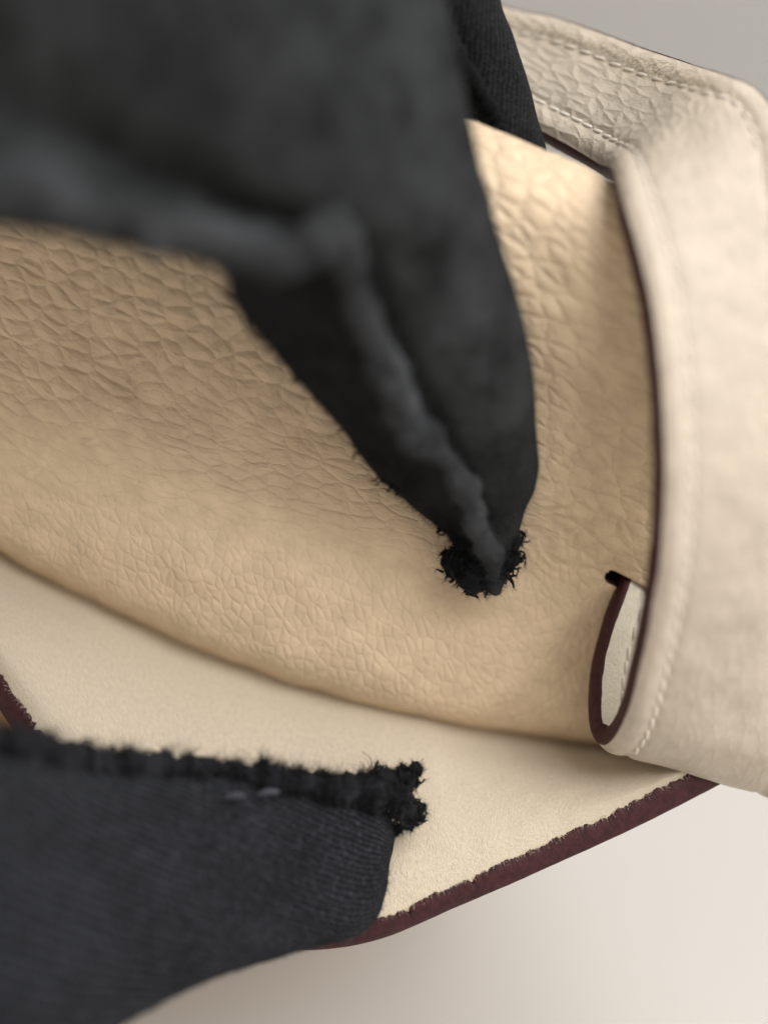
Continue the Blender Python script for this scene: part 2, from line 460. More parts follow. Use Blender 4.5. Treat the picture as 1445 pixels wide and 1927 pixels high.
# ---- flap: suede side up, thick painted edge
T = np.array([(-330, 900, .2580), (-230, 1000, .2545), (-110, 1120, .2515), (-50, 1195, .2502), (0, 1262, .2495), (50, 1337, .2488), (95, 1408, .2482), (150, 1497, .2478), (225, 1605, .2472), (335, 1705, .2468),
              (460, 1738, .2468), (590, 1750, .2468), (715, 1730, .2470), (850, 1669, .2474), (1000, 1600, .2480), (1150, 1531, .2488), (1275, 1468, .2500), (1400, 1400, .2525), (1540, 1320, .2570)])
tt, tl = even_param(PA(T), 420)
Ts = spline(T, 0, t=tt)                                   # (420, 3) in pixel, depth
cx = np.interp(np.linspace(0, 1, 420), [0, 0.12, 0.3, 0.55, 0.8, 1], [-340, -200, 120, 560, 1080, 1560])
cy = np.interp(cx, [-400] + PX + [1600], [790] + CREASE + [1425])
k = np.ones(41) / 41
cx = np.convolve(np.pad(cx, 20, mode='edge'), k, 'valid'); cy = np.convolve(np.pad(cy, 20, mode='edge'), k, 'valid')
dR = np.clip((cx - 800) / 300, 0, 1) * 0.0050
net = []
for f, d0 in ((-0.30, .2720), (-0.12, .2655), (0.0, .2626), (0.10, .2596), (0.28, .2556), (0.55, .2516), (0.8, .2490)):
    w = max(f, 0)
    net.append(np.stack([cx + (Ts[:, 0] - cx) * f, cy + (Ts[:, 1] - cy) * f, (d0 + dR * (1 - w)) * (1 - w ** 3) + (Ts[:, 2]) * w ** 3], -1))
net.append(Ts)
fg = PA(np.stack(net))
tv, _ = even_param(fg[:, 210], 150)
fg = np.stack([spline(fg[:, j], 0, t=tv) for j in range(fg.shape[1])], axis=1)
fn = normals(fg)
if (fn * (CAM - fg)).sum() < 0: fn = -fn
q = fg * 1000
fg = fg + fn * (0.00045 * vnoise(q / 14.0) + 0.00010 * vnoise(q / 2.5))[..., None]
fuv = grid_uv(fg)
Ff = grid_faces(*fg.shape[:2]); nf = fg.shape[0] * fg.shape[1]
# outward direction in the picture plane, used for the edge thickness
tang = np.gradient(Ts[:, :2], axis=0); tang /= np.linalg.norm(tang, axis=1, keepdims=True)
outw = np.stack([-tang[:, 1], tang[:, 0]], -1)
if outw[280, 1] < 0: outw = -outw
wpx = np.interp(np.arange(420), [0, 90, 200, 260, 300, 420], [40, 40, 40, 34, 41, 45])
Bs = np.concatenate([Ts[:, :2] + outw * wpx[:, None], (Ts[:, 2] + 0.0014)[:, None]], axis=1)
Bw = PA(Bs)
under_last = Bw
thick = (Bw - fg[-1])
under = fg - fn * 0.0032
wv_ = np.linspace(0, 1, fg.shape[0])[:, None, None] ** 10
under = under * (1 - wv_) + (fg + thick[None]) * wv_
V = np.concatenate([fg.reshape(-1, 3), under.reshape(-1, 3)])
RQ = rim(Ff, nf)
flap = build('flap', V, np.concatenate([Ff, Ff[:, ::-1] + nf, RQ]), [M_SUEDE, M_PANEL, M_SUEDE], bag, uv=np.concatenate([fuv.reshape(-1, 2)] * 2),
             fmat=np.concatenate([np.zeros(len(Ff)), np.ones(len(Ff)), np.full(len(RQ), 2)]), attrs={'wrinkle': np.zeros(2 * nf), 'ruffle': np.zeros(2 * nf)})
flap['label'] = 'lifted flap showing its soft cream suede underside'

# painted edge of the flap: slightly proud, ragged where the paint meets the suede
ne = 2600
s420 = np.linspace(0, 419, ne)
def ri(a):
    return np.stack([np.interp(s420, np.arange(420), a[:, c]) for c in range(a.shape[1])], -1)
top = ri(fg[-1]); inn = ri(fg[-4]); bot = ri(Bw); fnn = ri(fn[-1])
ew = bot - top
enorm = np.cross(np.gradient(top, axis=0), ew); enorm /= np.linalg.norm(enorm, axis=1, keepdims=True)
if (enorm * (CAM - top)).sum() < 0: enorm = -enorm
mm = np.concatenate([[0], np.cumsum(np.linalg.norm(np.diff(top, axis=0), axis=1))]) * 1000
z0 = np.zeros(ne)
jag = 0.10 * vnoise(np.stack([mm * 0.45, z0, z0], -1)) + 0.09 * vnoise(np.stack([mm * 1.7, z0 + 5, z0], -1)) + 0.07 * vnoise(np.stack([mm * 5.0, z0 + 8, z0], -1))
nick = np.clip(vnoise(np.stack([mm * 0.9, z0 + 31, z0], -1)) - 0.55, 0, 1) * 0.9
start = 0.02 + jag * 0.45 + nick * 0.55
secs = []
for kf, (tq, up) in enumerate([(-0.06, -0.0001), (0.0, 0.00028), (0.25, 0.00050), (0.6, 0.00055), (0.9, 0.00042), (1.0, 0.00012), (1.02, -0.0003)]):
    tv2 = tq + start * (0.9 if kf == 0 else 1.0 if kf == 1 else 0.0)
    secs.append(top + ew * tv2[:, None] + enorm * (up + 0.00003 * vnoise(np.stack([mm * 0.8, z0 + kf, z0], -1)))[:, None])
eg = np.stack(secs)
build('painted_edge', eg, grid_faces(*eg.shape[:2]), M_EDGE, flap)

def fibres(name, base, direc, length, radius, mat, parent, curl=0.6, segs=4, label=None):
    """thin tapering hairs as one mesh"""
    base = np.asarray(base, float); direc = np.asarray(direc, float); N = len(base)
    direc = direc / (np.linalg.norm(direc, axis=1, keepdims=True) + 1e-9)
    rnd = rng.normal(size=(N, 3)); side = np.cross(direc, rnd); side /= np.linalg.norm(side, axis=1, keepdims=True) + 1e-9
    side2 = np.cross(direc, side)
    L = np.asarray(length).reshape(-1, 1) * np.ones((N, 1))
    ph = rng.uniform(0, 6.28, (N, 1)); am = curl * rng.uniform(0.3, 1.0, (N, 1))
    pts = []
    for k in range(segs + 1):
        s = k / segs
        pts.append(base + direc * L * s + side * L * am * (s ** 1.6) * 0.8 + side2 * L * am * 0.35 * np.sin(s * 4 + ph) * s)
    pts = np.stack(pts, 1)                                   # N, segs+1, 3
    rr = np.asarray(radius).reshape(-1, 1) * np.ones((N, 1))
    rings = []
    for k in range(segs + 1):
        r = rr * (1 - 0.7 * k / segs)
        for a in (0, 2.094, 4.189):
            rings.append(pts[:, k] + side * r * math.cos(a) + side2 * r * math.sin(a))
    V = np.stack(rings, 1).reshape(N, segs + 1, 3, 3)
    idx = np.arange(N * (segs + 1) * 3).reshape(N, segs + 1, 3)
    nx = np.roll(idx, -1, axis=2)
    Fq = np.stack([idx[:, :-1], nx[:, :-1], nx[:, 1:], idx[:, 1:]], -1).reshape(-1, 4)
    o = build(name, V, Fq, mat, parent)
    o['kind'] = 'stuff'
    if label: o['label'] = label
    return o

# pale nap lifting over the paint
sel = rng.integers(0, ne, 1500)
fibres('suede_nap', top[sel] - ew[sel] * rng.uniform(-0.03, 0.08, (1500, 1)) + fnn[sel] * 0.00005, ew[sel] / 0.004 + fnn[sel] * 0.3 + rng.normal(size=(1500, 3)) * 0.5,
       rng.uniform(0.0002, 0.0008, 1500), 0.00003, M_NAP, flap, curl=0.6, segs=3)
# ---- bag body hidden under the flap, standing on the table
bx = fg[8:120:6, 40:320:10]
topb = bx - fn[8:120:6, 40:320:10] * 0.007
vd = np.array([0, 0.68, -0.733])
tz = (topb[..., 2] - 0.0005) / 0.733
botb = topb + vd * tz[..., None]
nb = topb.shape[0] * topb.shape[1]
Fb = grid_faces(*topb.shape[:2])
V = np.concatenate([topb.reshape(-1, 3), botb.reshape(-1, 3)])
build('bag_body', V, np.concatenate([Fb, Fb[:, ::-1] + nb, rim(Fb, nb)]), M_BODY, bag, uv=np.concatenate([grid_uv(topb).reshape(-1, 2)] * 2), smooth=False)
# side gusset glimpsed past the left end of the flap
gr = [[P(-420, 1180, .285), P(-200, 1190, .280), P(-60, 1200, .276), P(60, 1260, .278)],
      [P(-420, 1330, .276), P(-200, 1330, .270), P(-40, 1340, .267), P(90, 1380, .270)],
      [P(-420, 1460, .274), P(-200, 1450, .268), P(-20, 1450, .266), P(110, 1480, .270)],
      [P(-420, 1640, .290), P(-200, 1620, .286), P(20, 1600, .284), P(130, 1600, .288)]]
gg = loft(gr, 40, 40); gn = normals(gg)
if (gn * (CAM - gg)).sum() < 0: gn = -gn
V = np.concatenate([gg.reshape(-1, 3), (gg - gn * 0.002).reshape(-1, 3)]); Fg = grid_faces(40, 40)
o = build('side_gusset', V, np.concatenate([Fg, Fg[:, ::-1] + 1600, rim(Fg, 1600)]), M_BODY, bag, uv=np.concatenate([grid_uv(gg).reshape(-1, 2)] * 2))
o['label'] = 'peach tan leather side just past the left end of the flap'

# ---- strap: comes from behind, bends towards the camera, hangs down, turns under and goes into the slot
E = np.array([(740, 120, .268), (880, 172, .2610), (960, 214, .2570), (1030, 251, .2535), (1085, 282, .2500), (1120, 302, .2455), (1141, 308, .2395), (1152, 318, .2335), (1168, 362, .2285), (1196, 450, .2255), (1226, 570, .2235), (1245, 720, .2225),
              (1252, 880, .2230), (1246, 1030, .2255), (1225, 1170, .2300), (1197, 1290, .2355), (1168, 1372, .2415), (1138, 1410, .2470), (1114, 1395, .2513), (1105, 1335, .2535), (1111, 1250, .2550), (1131, 1168, .2553), (1155, 1108, .2563), (1170, 1074, .2610), (1182, 1040, .2730)])
R_ = np.array([(800, -70, .272), (930, 2, .2650), (1040, 28, .2610), (1130, 58, .2570), (1215, 90, .2525), (1300, 118, .2465), (1372, 140, .2400), (1432, 172, .2350), (1476, 255, .2300), (1498, 395, .2275), (1506, 560, .2262), (1510, 720, .2255),
              (1512, 880, .2262), (1508, 1040, .2290), (1506, 1190, .2340), (1506, 1330, .2395), (1506, 1450, .2460), (1484, 1508, .2525), (1425, 1475, .2580), (1355, 1385, .2605), (1335, 1300, .2620), (1325, 1236, .2617), (1320, 1180, .2624), (1325, 1145, .2665), (1330, 1100, .2780)])
R_[7:16, 2] += 0.0028
Ew, Rw = PA(E), PA(R_)
ts, SL = even_param((Ew + Rw) / 2, 620)
Ec = spline(Ew, 0, t=ts); Rc = spline(Rw, 0, t=ts)
nu = 66
us = np.linspace(0, 1, nu)
sg = Ec[:, None] * (1 - us)[None, :, None] + Rc[:, None] * us[None, :, None]
sn = normals(sg)
if (sn[300] * (CAM - sg[300])).sum() < 0: sn = -sn
wid = np.linalg.norm(Rc - Ec, axis=1) * 1000                      # mm
umm = us[None, :] * wid[:, None]
de = np.minimum(umm, wid[:, None] - umm)
lenmm = np.linspace(0, SL * 1000, 620)
groove = -0.00045 * np.exp(-((de - 4.0) / 0.75) ** 2) * (0.8 + 0.2 * np.cos(lenmm * 2 * math.pi / 2.5))[:, None]
roll = -0.00055 * np.exp(-(de / 0.7) ** 2) + 0.00025 * np.exp(-((de - 2.0) / 1.2) ** 2)
soft = 0.00022 * vnoise(np.stack([umm / 5, np.repeat(lenmm[:, None], nu, 1) / 6, umm * 0], -1))
so = sg + sn * (groove + roll + soft)[..., None]
th = 0.0034
gin = -0.0003 * np.exp(-((de - 4.0) / 0.6) ** 2)
si = sg - sn * (th + gin - 0.00012 * vnoise(np.stack([umm / 2, np.repeat(lenmm[:, None], nu, 1) / 2, umm * 0 + 4], -1)))[..., None]
suv = np.stack([umm, np.repeat(lenmm[:, None], nu, 1)], -1)
ns = 620 * nu
Fs = grid_faces(620, nu)
V = np.concatenate([so.reshape(-1, 3), si.reshape(-1, 3)])
RQ = rim(Fs, ns)
strap = build('strap', V, np.concatenate([Fs, Fs[:, ::-1] + ns, RQ]), [M_STRAP, M_SUEDE_IN, M_EDGE], bag, uv=np.concatenate([suv.reshape(-1, 2)] * 2),
              fmat=np.concatenate([np.zeros(len(Fs)), np.ones(len(Fs)), np.full(len(RQ), 2)]),
              attrs={'wrinkle': np.tile(np.repeat(np.interp(ts, [4.5, 8], [1.0, 0.3]), nu), 2)})
strap['label'] = 'wide cream leather strap with white stitching, looped down into the slot'
for side in (0, nu - 1):
    a = so[:, side]; b = si[:, side]
    out = (Ec - Rc) / np.linalg.norm(Ec - Rc, axis=1, keepdims=True) * (1 if side == 0 else -1)
    ed = []
    for tq, up in [(-0.02, -0.0004), (0.0, 0.00012), (0.18, 0.00042), (0.5, 0.00055), (0.82, 0.00042), (1.0, 0.00012), (1.02, -0.0004)]:
        ed.append(a + (b - a) * tq + out * (up + 0.00004 * vnoise(np.stack([lenmm * 1.5, lenmm * 0 + tq * 9, lenmm * 0], -1)))[:, None])
    ed = np.stack(ed)
    build('painted_edge', ed, grid_faces(*ed.shape[:2]), M_EDGE, strap)

# stitches
def stitch_mesh():
    me = bpy.data.meshes.new('stitch'); vs, fs = [], []
    prof = [(-1.0, 0.25), (-0.7, 0.85), (0, 1.0), (0.7, 0.85), (1.0, 0.25)]
    for x, r in prof:
        for k in range(8):
            a = k * math.pi / 4
            vs.append((x * 0.00102, r * 0.00031 * math.cos(a), r * 0.00031 * math.sin(a)))
    for i in range(4):
        for k in range(8):
            fs.append((i * 8 + k, i * 8 + (k + 1) % 8, (i + 1) * 8 + (k + 1) % 8, (i + 1) * 8 + k))
    fs.append(tuple(range(7, -1, -1))); fs.append(tuple(range(32, 40)))
    me.from_pydata(vs, [], fs); me.materials.append(M_THREAD)
    for p in me.polygons: p.use_smooth = True
    return me
SM = stitch_mesh()
def place_stitches(face, sign, off_mm, s0, s1, from_left):
    s = s0
    while s < s1:
        i = int(np.interp(s, lenmm, np.arange(620)))
        i = min(max(i, 1), 618)
        w = wid[i]; u = off_mm / w if from_left else 1 - off_mm / w
        j = u * (nu - 1); j0 = int(j); fr = j - j0
        p = face[i, j0] * (1 - fr) + face[i, j0 + 1] * fr
        t = face[i + 1, j0] - face[i - 1, j0]; t /= np.linalg.norm(t)
        nn = sn[i, j0] * sign
        wv2 = np.cross(nn, t)
        ca = math.radians(9 + random.uniform(-4, 4)); t2 = t * math.cos(ca) + wv2 * math.sin(ca); w2 = np.cross(nn, t2)
        o = bpy.data.objects.new('stitch', SM); col.objects.link(o)
        m = Matrix(((t2[0], w2[0], nn[0], 0), (t2[1], w2[1], nn[1], 0), (t2[2], w2[2], nn[2], 0), (0, 0, 0, 1)))
        m.translation = Vector(p + nn * 0.00010)
        o.parent = strap
        o.matrix_parent_inverse = strap.matrix_world.inverted()
        o.matrix_world = m
        s += 2.5 * random.uniform(0.97, 1.03)
bpy.context.view_layer.update()
mids = (Ec + Rc) / 2
def s_at(idx): return float(np.interp(idx, ts, lenmm))
place_stitches(so, 1, 4.0, s_at(1.6), s_at(17.0), True)
place_stitches(so, 1, 4.0, s_at(0.9), s_at(8.0), False)
place_stitches(si, -1, 4.0, s_at(17.8), s_at(22.4), True)
# lifted nap along the outer stitch row where the strap bends
sel = rng.uniform(s_at(1.0), s_at(6.0), 900)
ii = np.interp(sel, lenmm, np.arange(620)).astype(int)
uu = 1 - (4.0 + rng.uniform(0.2, 2.6, 900)) / wid[ii] * 1.0
uu = 1 - (rng.uniform(1.0, 3.9, 900)) / wid[ii]
jj = (uu * (nu - 1)).astype(int)
outr = (Rc - Ec)[ii]; outr /= np.linalg.norm(outr, axis=1, keepdims=True)
fibres('strap_nap', so[ii, jj] + sn[ii, jj] * 0.00002, -outr * 0.8 + sn[ii, jj] * 0.35 + rng.normal(size=(900, 3)) * 0.3, rng.uniform(0.0005, 0.0014, 900), 0.000028, M_NAP, strap, curl=0.3, segs=3)

# ------------------------------------------------------------------ gloves
def tube_from_sections(name, secs, ncirc, nlen, mat, parent, lump=None, cap=True):
    """secs: (k, m, 3) closed cross-sections in world space -> smooth closed tube"""
    secs = np.asarray(secs, float); kk, m, _ = secs.shape
    ring = np.stack([spline(s, ncirc, closed=True) for s in secs])        # k, ncirc, 3
    cen = ring.mean(axis=1)
    tq, L = even_param(cen, nlen)
    g = np.stack([spline(ring[:, j], 0, t=tq) for j in range(ncirc)], axis=1)
    n = np.cross(np.roll(g, -1, 1) - np.roll(g, 1, 1), np.gradient(g, axis=0))
    n /= np.linalg.norm(n, axis=2, keepdims=True) + 1e-12
    c = g.mean(axis=1, keepdims=True)
    if (n * (g - c)).sum() < 0: n = -n
    if lump is not None: g = g + n * lump(g, c)[..., None]
    per = np.linalg.norm(np.roll(g, -1, 1) - g, axis=2).mean(axis=0)
    u = np.cumsum(per) * 1000; v = np.linspace(0, L * 1000, nlen)
    uv = np.stack(np.meshgrid(u, v), 2)
    F = grid_faces(nlen, ncirc, wrap=True)
    faces = F.tolist()
    if cap:
        faces.append(list(range(ncirc))); faces.append(list(range((nlen - 1) * ncirc, nlen * ncirc))[::-1])
    o = build(name, g, faces, mat, parent, uv=uv)
    return o, g, n

def path_tube(path, radii, sides=10, n=None, flat=1.0):
    """tube grid around a world-space polyline"""
    path = np.asarray(path, float); n = n or len(path)
    t = np.gradient(path, axis=0); t /= np.linalg.norm(t, axis=1, keepdims=True) + 1e-12
    up = np.array([0.13, 0.4, 0.9]); a = np.cross(t, up); a /= np.linalg.norm(a, axis=1, keepdims=True) + 1e-12
    b = np.cross(t, a)
    r = np.asarray(radii).reshape(-1, 1)
    g = np.stack([path + a * r * math.cos(q) + b * r * flat * math.sin(q) for q in np.linspace(0, 2 * math.pi, sides, endpoint=False)], axis=1)
    return g

def multi_tubes(name, tubes, mat, parent, label=None, stuff=False):
    vs, fs, off = [], [], 0
    for g in tubes:
        a, b = g.shape[:2]
        vs.append(g.reshape(-1, 3)); fs.append(grid_faces(a, b, wrap=True) + off); off += a * b
    o = build(name, np.concatenate(vs), np.concatenate(fs), mat, parent)
    if label: o['label'] = label
    if stuff: o['kind'] = 'stuff'
    return o

def yarn_clump(name, blobs, n_per, mat, parent, rad=(0.00013, 0.00026), label=None):
    """curly yarn ends packed into a knot. blobs: (px, py, d, r_metres)"""
    tubes, tips, dirs = [], [], []
    for (px, py, d, rr) in blobs:
        c = P(px, py, d)
        for _ in range(int(n_per)):
            v = rng.normal(size=3); v /= np.linalg.norm(v)
            p0 = c + v * rr * rng.uniform(0.15, 0.75)
            w = rng.normal(size=3); w /= np.linalg.norm(w)
            x = np.cross(v, w); x /= np.linalg.norm(x) + 1e-9; y = np.cross(v, x)
            R0 = rr * rng.uniform(0.14, 0.34); turns = rng.uniform(0.15, 0.65); rise = rr * rng.uniform(0.05, 0.45)
            s = np.linspace(0, 1, 12)[:, None]; a = s * turns * 2 * math.pi + rng.uniform(0, 6.28)
            path = p0 + v * rise * s + x * R0 * np.cos(a) + y * R0 * np.sin(a) + v * R0 * 0.5 * np.sin(a * 0.7)
            q = rng.uniform(*rad)
            tubes.append(path_tube(path, q * np.linspace(1, 0.6, 12), 5))
            tips.append(path[-1]); dirs.append(path[-1] - c)
    # a knotted core so no light leaks through
    for (px, py, d, rr) in blobs:
        c = P(px, py, d)
        th_ = np.linspace(0.02, math.pi - 0.02, 14); ph = np.linspace(0, 2 * math.pi, 22, endpoint=False)
        T1, P1 = np.meshgrid(th_, ph, indexing='ij')
        dirn = np.stack([np.sin(T1) * np.cos(P1), np.sin(T1) * np.sin(P1), np.cos(T1)], -1)
        tubes.append(c + dirn * (rr * 0.68 * (1 + 0.35 * vnoise(dirn * 2.6 + px)))[..., None])
    o = multi_tubes(name, tubes, mat, parent, label)
    return o, np.array(tips), np.array(dirs)

# ---- upper glove: thumb in front of the panel, forefinger behind it
upper = thing('glove', 'black cotton glove at the top pinching the leather panel, thumb tip frayed', 'glove', P(250, -260, .215), 'black cotton gloves')
SEC = [  # R(ight edge), C(rest seam), L(eft edge), back depth
    ((520, -760, .205), (-420, 40, .176), (-430, 300, .190), .232),
    ((700, -380, .211), (-220, 190, .184), (-230, 400, .196), .236),
    ((796, -110, .2145), (-40, 285, .1910), (-45, 424, .2005), .238),
    ((848, 90, .2180), (140, 330, .1955), (150, 442, .2045), .237),
    ((882, 250, .2215), (340, 400, .2010), (318, 480, .2085), .237),
    ((914, 375, .2250), (545, 440, .2060), (416, 505, .2160), .238),
    ((940, 470, .2280), (632, 470, .2105), (446, 572, .2220), .239),
    ((966, 565, .2315), (662, 565, .2160), (500, 640, .2275), .2405),
    ((987, 660, .2350), (712, 672, .2220), (562, 716, .2325), .2420),
    ((1004, 760, .2385), (775, 780, .2280), (638, 795, .2372), .2445),
    ((1013, 855, .2415), (838, 872, .2335), (706, 886, .2410), .2462),
    ((1006, 918, .2435), (884, 945, .2382), (772, 950, .2440), .2472),
    ((988, 965, .2450), (912, 1000, .2425), (838, 1004, .2455), .2478),
    ((968, 1030, .2463), (926, 1050, .2448), (864, 1052, .2463), .2480),
]
secs = []
for Rr, Cc, Ll, bd in SEC:
    Rr, Cc, Ll = map(np.array, (Rr, Cc, Ll))
    w = np.hypot(*(Rr - Cc)[:2]) * 0.07e-3 * 1.0
    bul = min(0.26 * w, 0.0085)
    A = Rr + (Cc - Rr) * 0.06 + np.array([0, 0, -bul * 0.55])
    B = Rr + (Cc - Rr) * 0.34 + np.array([0, 0, -bul * 1.0])
    Cq = Rr + (Cc - Rr) * 0.66 + np.array([0, 0, -bul * 0.62])
    Vv = Rr + (Cc - Rr) * 0.87 + np.array([0, 0, bul * 0.10])
    D = Cc + (Ll - Cc) * 0.5 + np.array([0, 0, -0.0002])
    K1 = Ll + (Rr - Ll) * 0.25; K1[2] = bd
    K2 = Ll + (Rr - Ll) * 0.75; K2[2] = bd
    secs.append([P(*p) for p in (Rr, A, B, Cq, Vv, Cc, D, Ll, K1, K2)])
def lumpf(g, c):
    q = g * 1000
    return 0.0004 * vnoise(q / 11.0) + 0.00018 * vnoise(q / 3.5 + 7)
thumb, tg, tn = tube_from_sections('thumb', secs, 120, 260, M_GLOVE, upper, lumpf)
thumb.data.materials.append(M_YARN_AND_SHADE)  # yarn black reused to paint the shade on the flange below the seam
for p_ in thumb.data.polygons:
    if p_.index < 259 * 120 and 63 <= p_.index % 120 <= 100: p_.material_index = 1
thumb['label'] = 'thumb of the glove, tapering to a frayed tip'
# forefinger behind the panel
FS = [((1000, -620), (560, -500), .225, .007), ((960, -330), (650, -240), .236, .0075), ((938, -120), (735, -60), .2435, .0075), ((940, 0), (790, 40), .2460, .0070), ((966, 75), (825, 125), .2475, .0066), ((990, 148), (850, 200), .2478, .0062),
      ((1012, 222), (885, 275), .2472, .0058), ((1030, 285), (915, 340), .2462, .0050), ((1030, 345), (945, 395), .2455, .0040), ((1015, 395), (970, 415), .2450, .0022)]
secs2 = []
for (rx, ry), (lx, ly), d, hth in FS:
    c = np.array([(rx + lx) / 2, (ry + ly) / 2]); hx = np.array([rx - lx, ry - ly]) / 2
    s = []
    for a in np.linspace(0, 2 * math.pi, 10, endpoint=False):
        q = c + hx * math.cos(a); s.append(P(q[0], q[1], d - hth * math.sin(a)))
    secs2.append(s)
ff, fgd, fnd = tube_from_sections('forefinger', secs2, 80, 200, M_GLOVE_B, upper, lambda g, c: 0.0003 * vnoise(g * 1000 / 5))
ff['label'] = 'ribbed knit forefinger behind the top of the leather panel'
# heel of the hand, just outside the picture, joins thumb and forefinger
HS = [((-900, -1100), .20, .02, 260), ((-500, -900), .20, .024, 430), ((0, -720), .205, .025, 520), ((400, -600), .212, .022, 430), ((800, -520), .222, .015, 270), ((950, -480), .227, .006, 90)]
secs3 = []
for (x, y), d, hth, hp in HS:
    secs3.append([P(x + 0.4 * hp * math.cos(a), y + hp * math.cos(a), d - hth * math.sin(a)) for a in np.linspace(0, 2 * math.pi, 10, endpoint=False)])
tube_from_sections('palm', secs3, 60, 60, M_GLOVE, upper, lumpf)
# rolled seam ridge along the thumb
SP = [(-420, 190, .180), (-230, 290, .1860), (-60, 345, .1905), (90, 365, .1945), (230, 402, .1985), (370, 442, .2015), (470, 472, .2040), (545, 482, .2058), (600, 452, .2065), (636, 440, .2085), (656, 490, .2115), (664, 560, .2150), (694, 632, .2190),
      (728, 705, .2228), (772, 782, .2268), (818, 842, .2302), (858, 894, .2338), (888, 948, .2370), (905, 1000, .2405), (924, 1045, .2432), (932, 1085, .2450), (930, 1115, .2462)]
tq, _ = even_param(PA(SP), 420)
sp = spline(PA(SP), 0, t=tq)
k4 = np.arange(420.)
sp = sp + (RGT * vnoise(np.stack([k4 / 14, k4 * 0, k4 * 0], -1))[:, None] + UPV * vnoise(np.stack([k4 / 12, k4 * 0 + 9, k4 * 0], -1))[:, None]) * 0.0007 * np.clip((410 - k4) / 120, 0, 1)[:, None]
rbase = np.interp(tq, [0, 2, 4, 6, 7.5, 8.6, 9.3, 10.5, 12, 14, 16, 18, 20, 21], [3.6, 3.6, 3.1, 2.4, 2.6, 3.0, 2.3, 1.7, 2.0, 1.9, 1.7, 1.35, 1.1, 0.9]) * 1e-3
tmm = np.concatenate([[0], np.cumsum(np.linalg.norm(np.diff(sp, axis=0), axis=1))]) * 1000
lumps = 1 + (0.10 * np.sin(tmm * 2 * math.pi / 11 + 1.0) + 0.20 * vnoise(np.stack([tmm / 4.5, tmm * 0 + 3, tmm * 0], -1))) * np.clip((tq - 8) / 3, 0, 1) * np.clip((20 - tq) / 3, 0, 1) + 0.20 * vnoise(np.stack([tmm / 5, tmm * 0, tmm * 0], -1))
sgd = path_tube(sp, rbase * lumps, 32)
cgd = sgd.mean(axis=1, keepdims=True); rn = sgd - cgd; rn /= np.linalg.norm(rn, axis=2, keepdims=True)
sgd = sgd + rn * (0.0009 * vnoise(sgd * 1000 / 3.0) + 0.0004 * vnoise(sgd * 1000 / 1.3))[..., None]
seam = multi_tubes('rolled_seam', [sgd], knit_mat('grey_black_seam_cotton', (0.028, 0.030, 0.033)), upper, 'lumpy rolled seam running along the thumb')
i = rng.integers(2, 418, 7000); j = rng.integers(0, 32, 7000)
fibres('lint', sgd[i, j], rn[i, j] + rng.normal(size=(7000, 3)) * 0.7, rng.uniform(0.0003, 0.0013, 7000), 0.00003, M_FUZZ, upper, curl=1.0)
# frayed yarn at the tip of the thumb
clump, tips, tdir = yarn_clump('frayed_tip', [(862, 1062, .2470, .0030), (892, 1085, .2468, .0034), (925, 1075, .2466, .0036), (948, 1050, .2468, .0032), (958, 1015, .2470, .0026), (905, 1050, .2462, .0034), (850, 1052, .2475, .0020)], 85, M_YARN_AND_SHADE, upper,
                               label='fuzzy knot of frayed black yarn at the thumb tip')
fibres('lint', np.concatenate([tips] * 8), np.concatenate([tdir] * 8) / 0.003 + rng.normal(size=(len(tips) * 8, 3)) * 0.8, rng.uniform(0.0003, 0.0012, len(tips) * 8), 0.000026, M_YARN_AND_SHADE, upper, curl=0.9)
# lint over the thumb, thickest along its ragged left border
def lint_on(g, n, count, lmin, lmax, mat, parent, pick=None, r=0.000028, lean=0.6, name='lint'):
    a, b = g.shape[:2]
    i = rng.integers(2, a - 1, count); j = rng.integers(0, b, count)
    if pick is not None:
        j = (pick + rng.normal(size=count) * 4).astype(int) % b
    base = g[i, j] + n[i, j] * -0.0001
    return fibres(name, base, n[i, j] + rng.normal(size=(count, 3)) * lean, rng.uniform(lmin, lmax, count) * rng.uniform(0.4, 1, count), r, mat, parent, curl=0.9)
jl = int(7 / 10 * 120)
lint_on(tg, tn, 9000, 0.0003, 0.0010, M_FUZZ, upper)
lint_on(tg, tn, 5000, 0.0006, 0.0018, M_YARN_AND_SHADE, upper, pick=jl)
lint_on(fgd, fnd, 7000, 0.0002, 0.0007, M_FUZZ, upper)
# small yarn ends poking from the ragged border
tub = []
for _ in range(46):
    i = rng.integers(120, 250); j = (jl + rng.integers(-3, 4)) % 120
    p0 = tg[i, j]; v = tn[i, j]; x = rng.normal(size=3); x -= v * (x @ v); x /= np.linalg.norm(x)
    s = np.linspace(0, 1, 9)[:, None]; L = rng.uniform(0.0006, 0.0017)
    tub.append(path_tube(p0 - v * 0.0004 + v * L * s + x * L * 0.6 * np.sin(s * rng.uniform(2, 5)), rng.uniform(0.00018, 0.0003) * np.linspace(1, 0.5, 9), 5))
multi_tubes('yarn_ends', tub, M_YARN_AND_SHADE, upper, stuff=True)
# seam of the forefinger: raised stitched line
FSP = [(800, -80, .2385), (838, 40, .2398), (862, 105, .2408), (892, 155, .2414), (918, 195, .2418), (940, 240, .2420), (958, 290, .2418)]
tq2, _ = even_param(PA(FSP), 160); p2 = spline(PA(FSP), 0, t=tq2)
r2 = (0.0009 + 0.00035 * np.abs(np.sin(np.arange(160) * 0.42))) * (1 + 0.3 * vnoise(np.stack([np.arange(160) / 5, np.zeros(160), np.zeros(160)], -1)))
multi_tubes('finger_seam', [path_tube(p2, r2, 12)], M_GLOVE_B, upper)

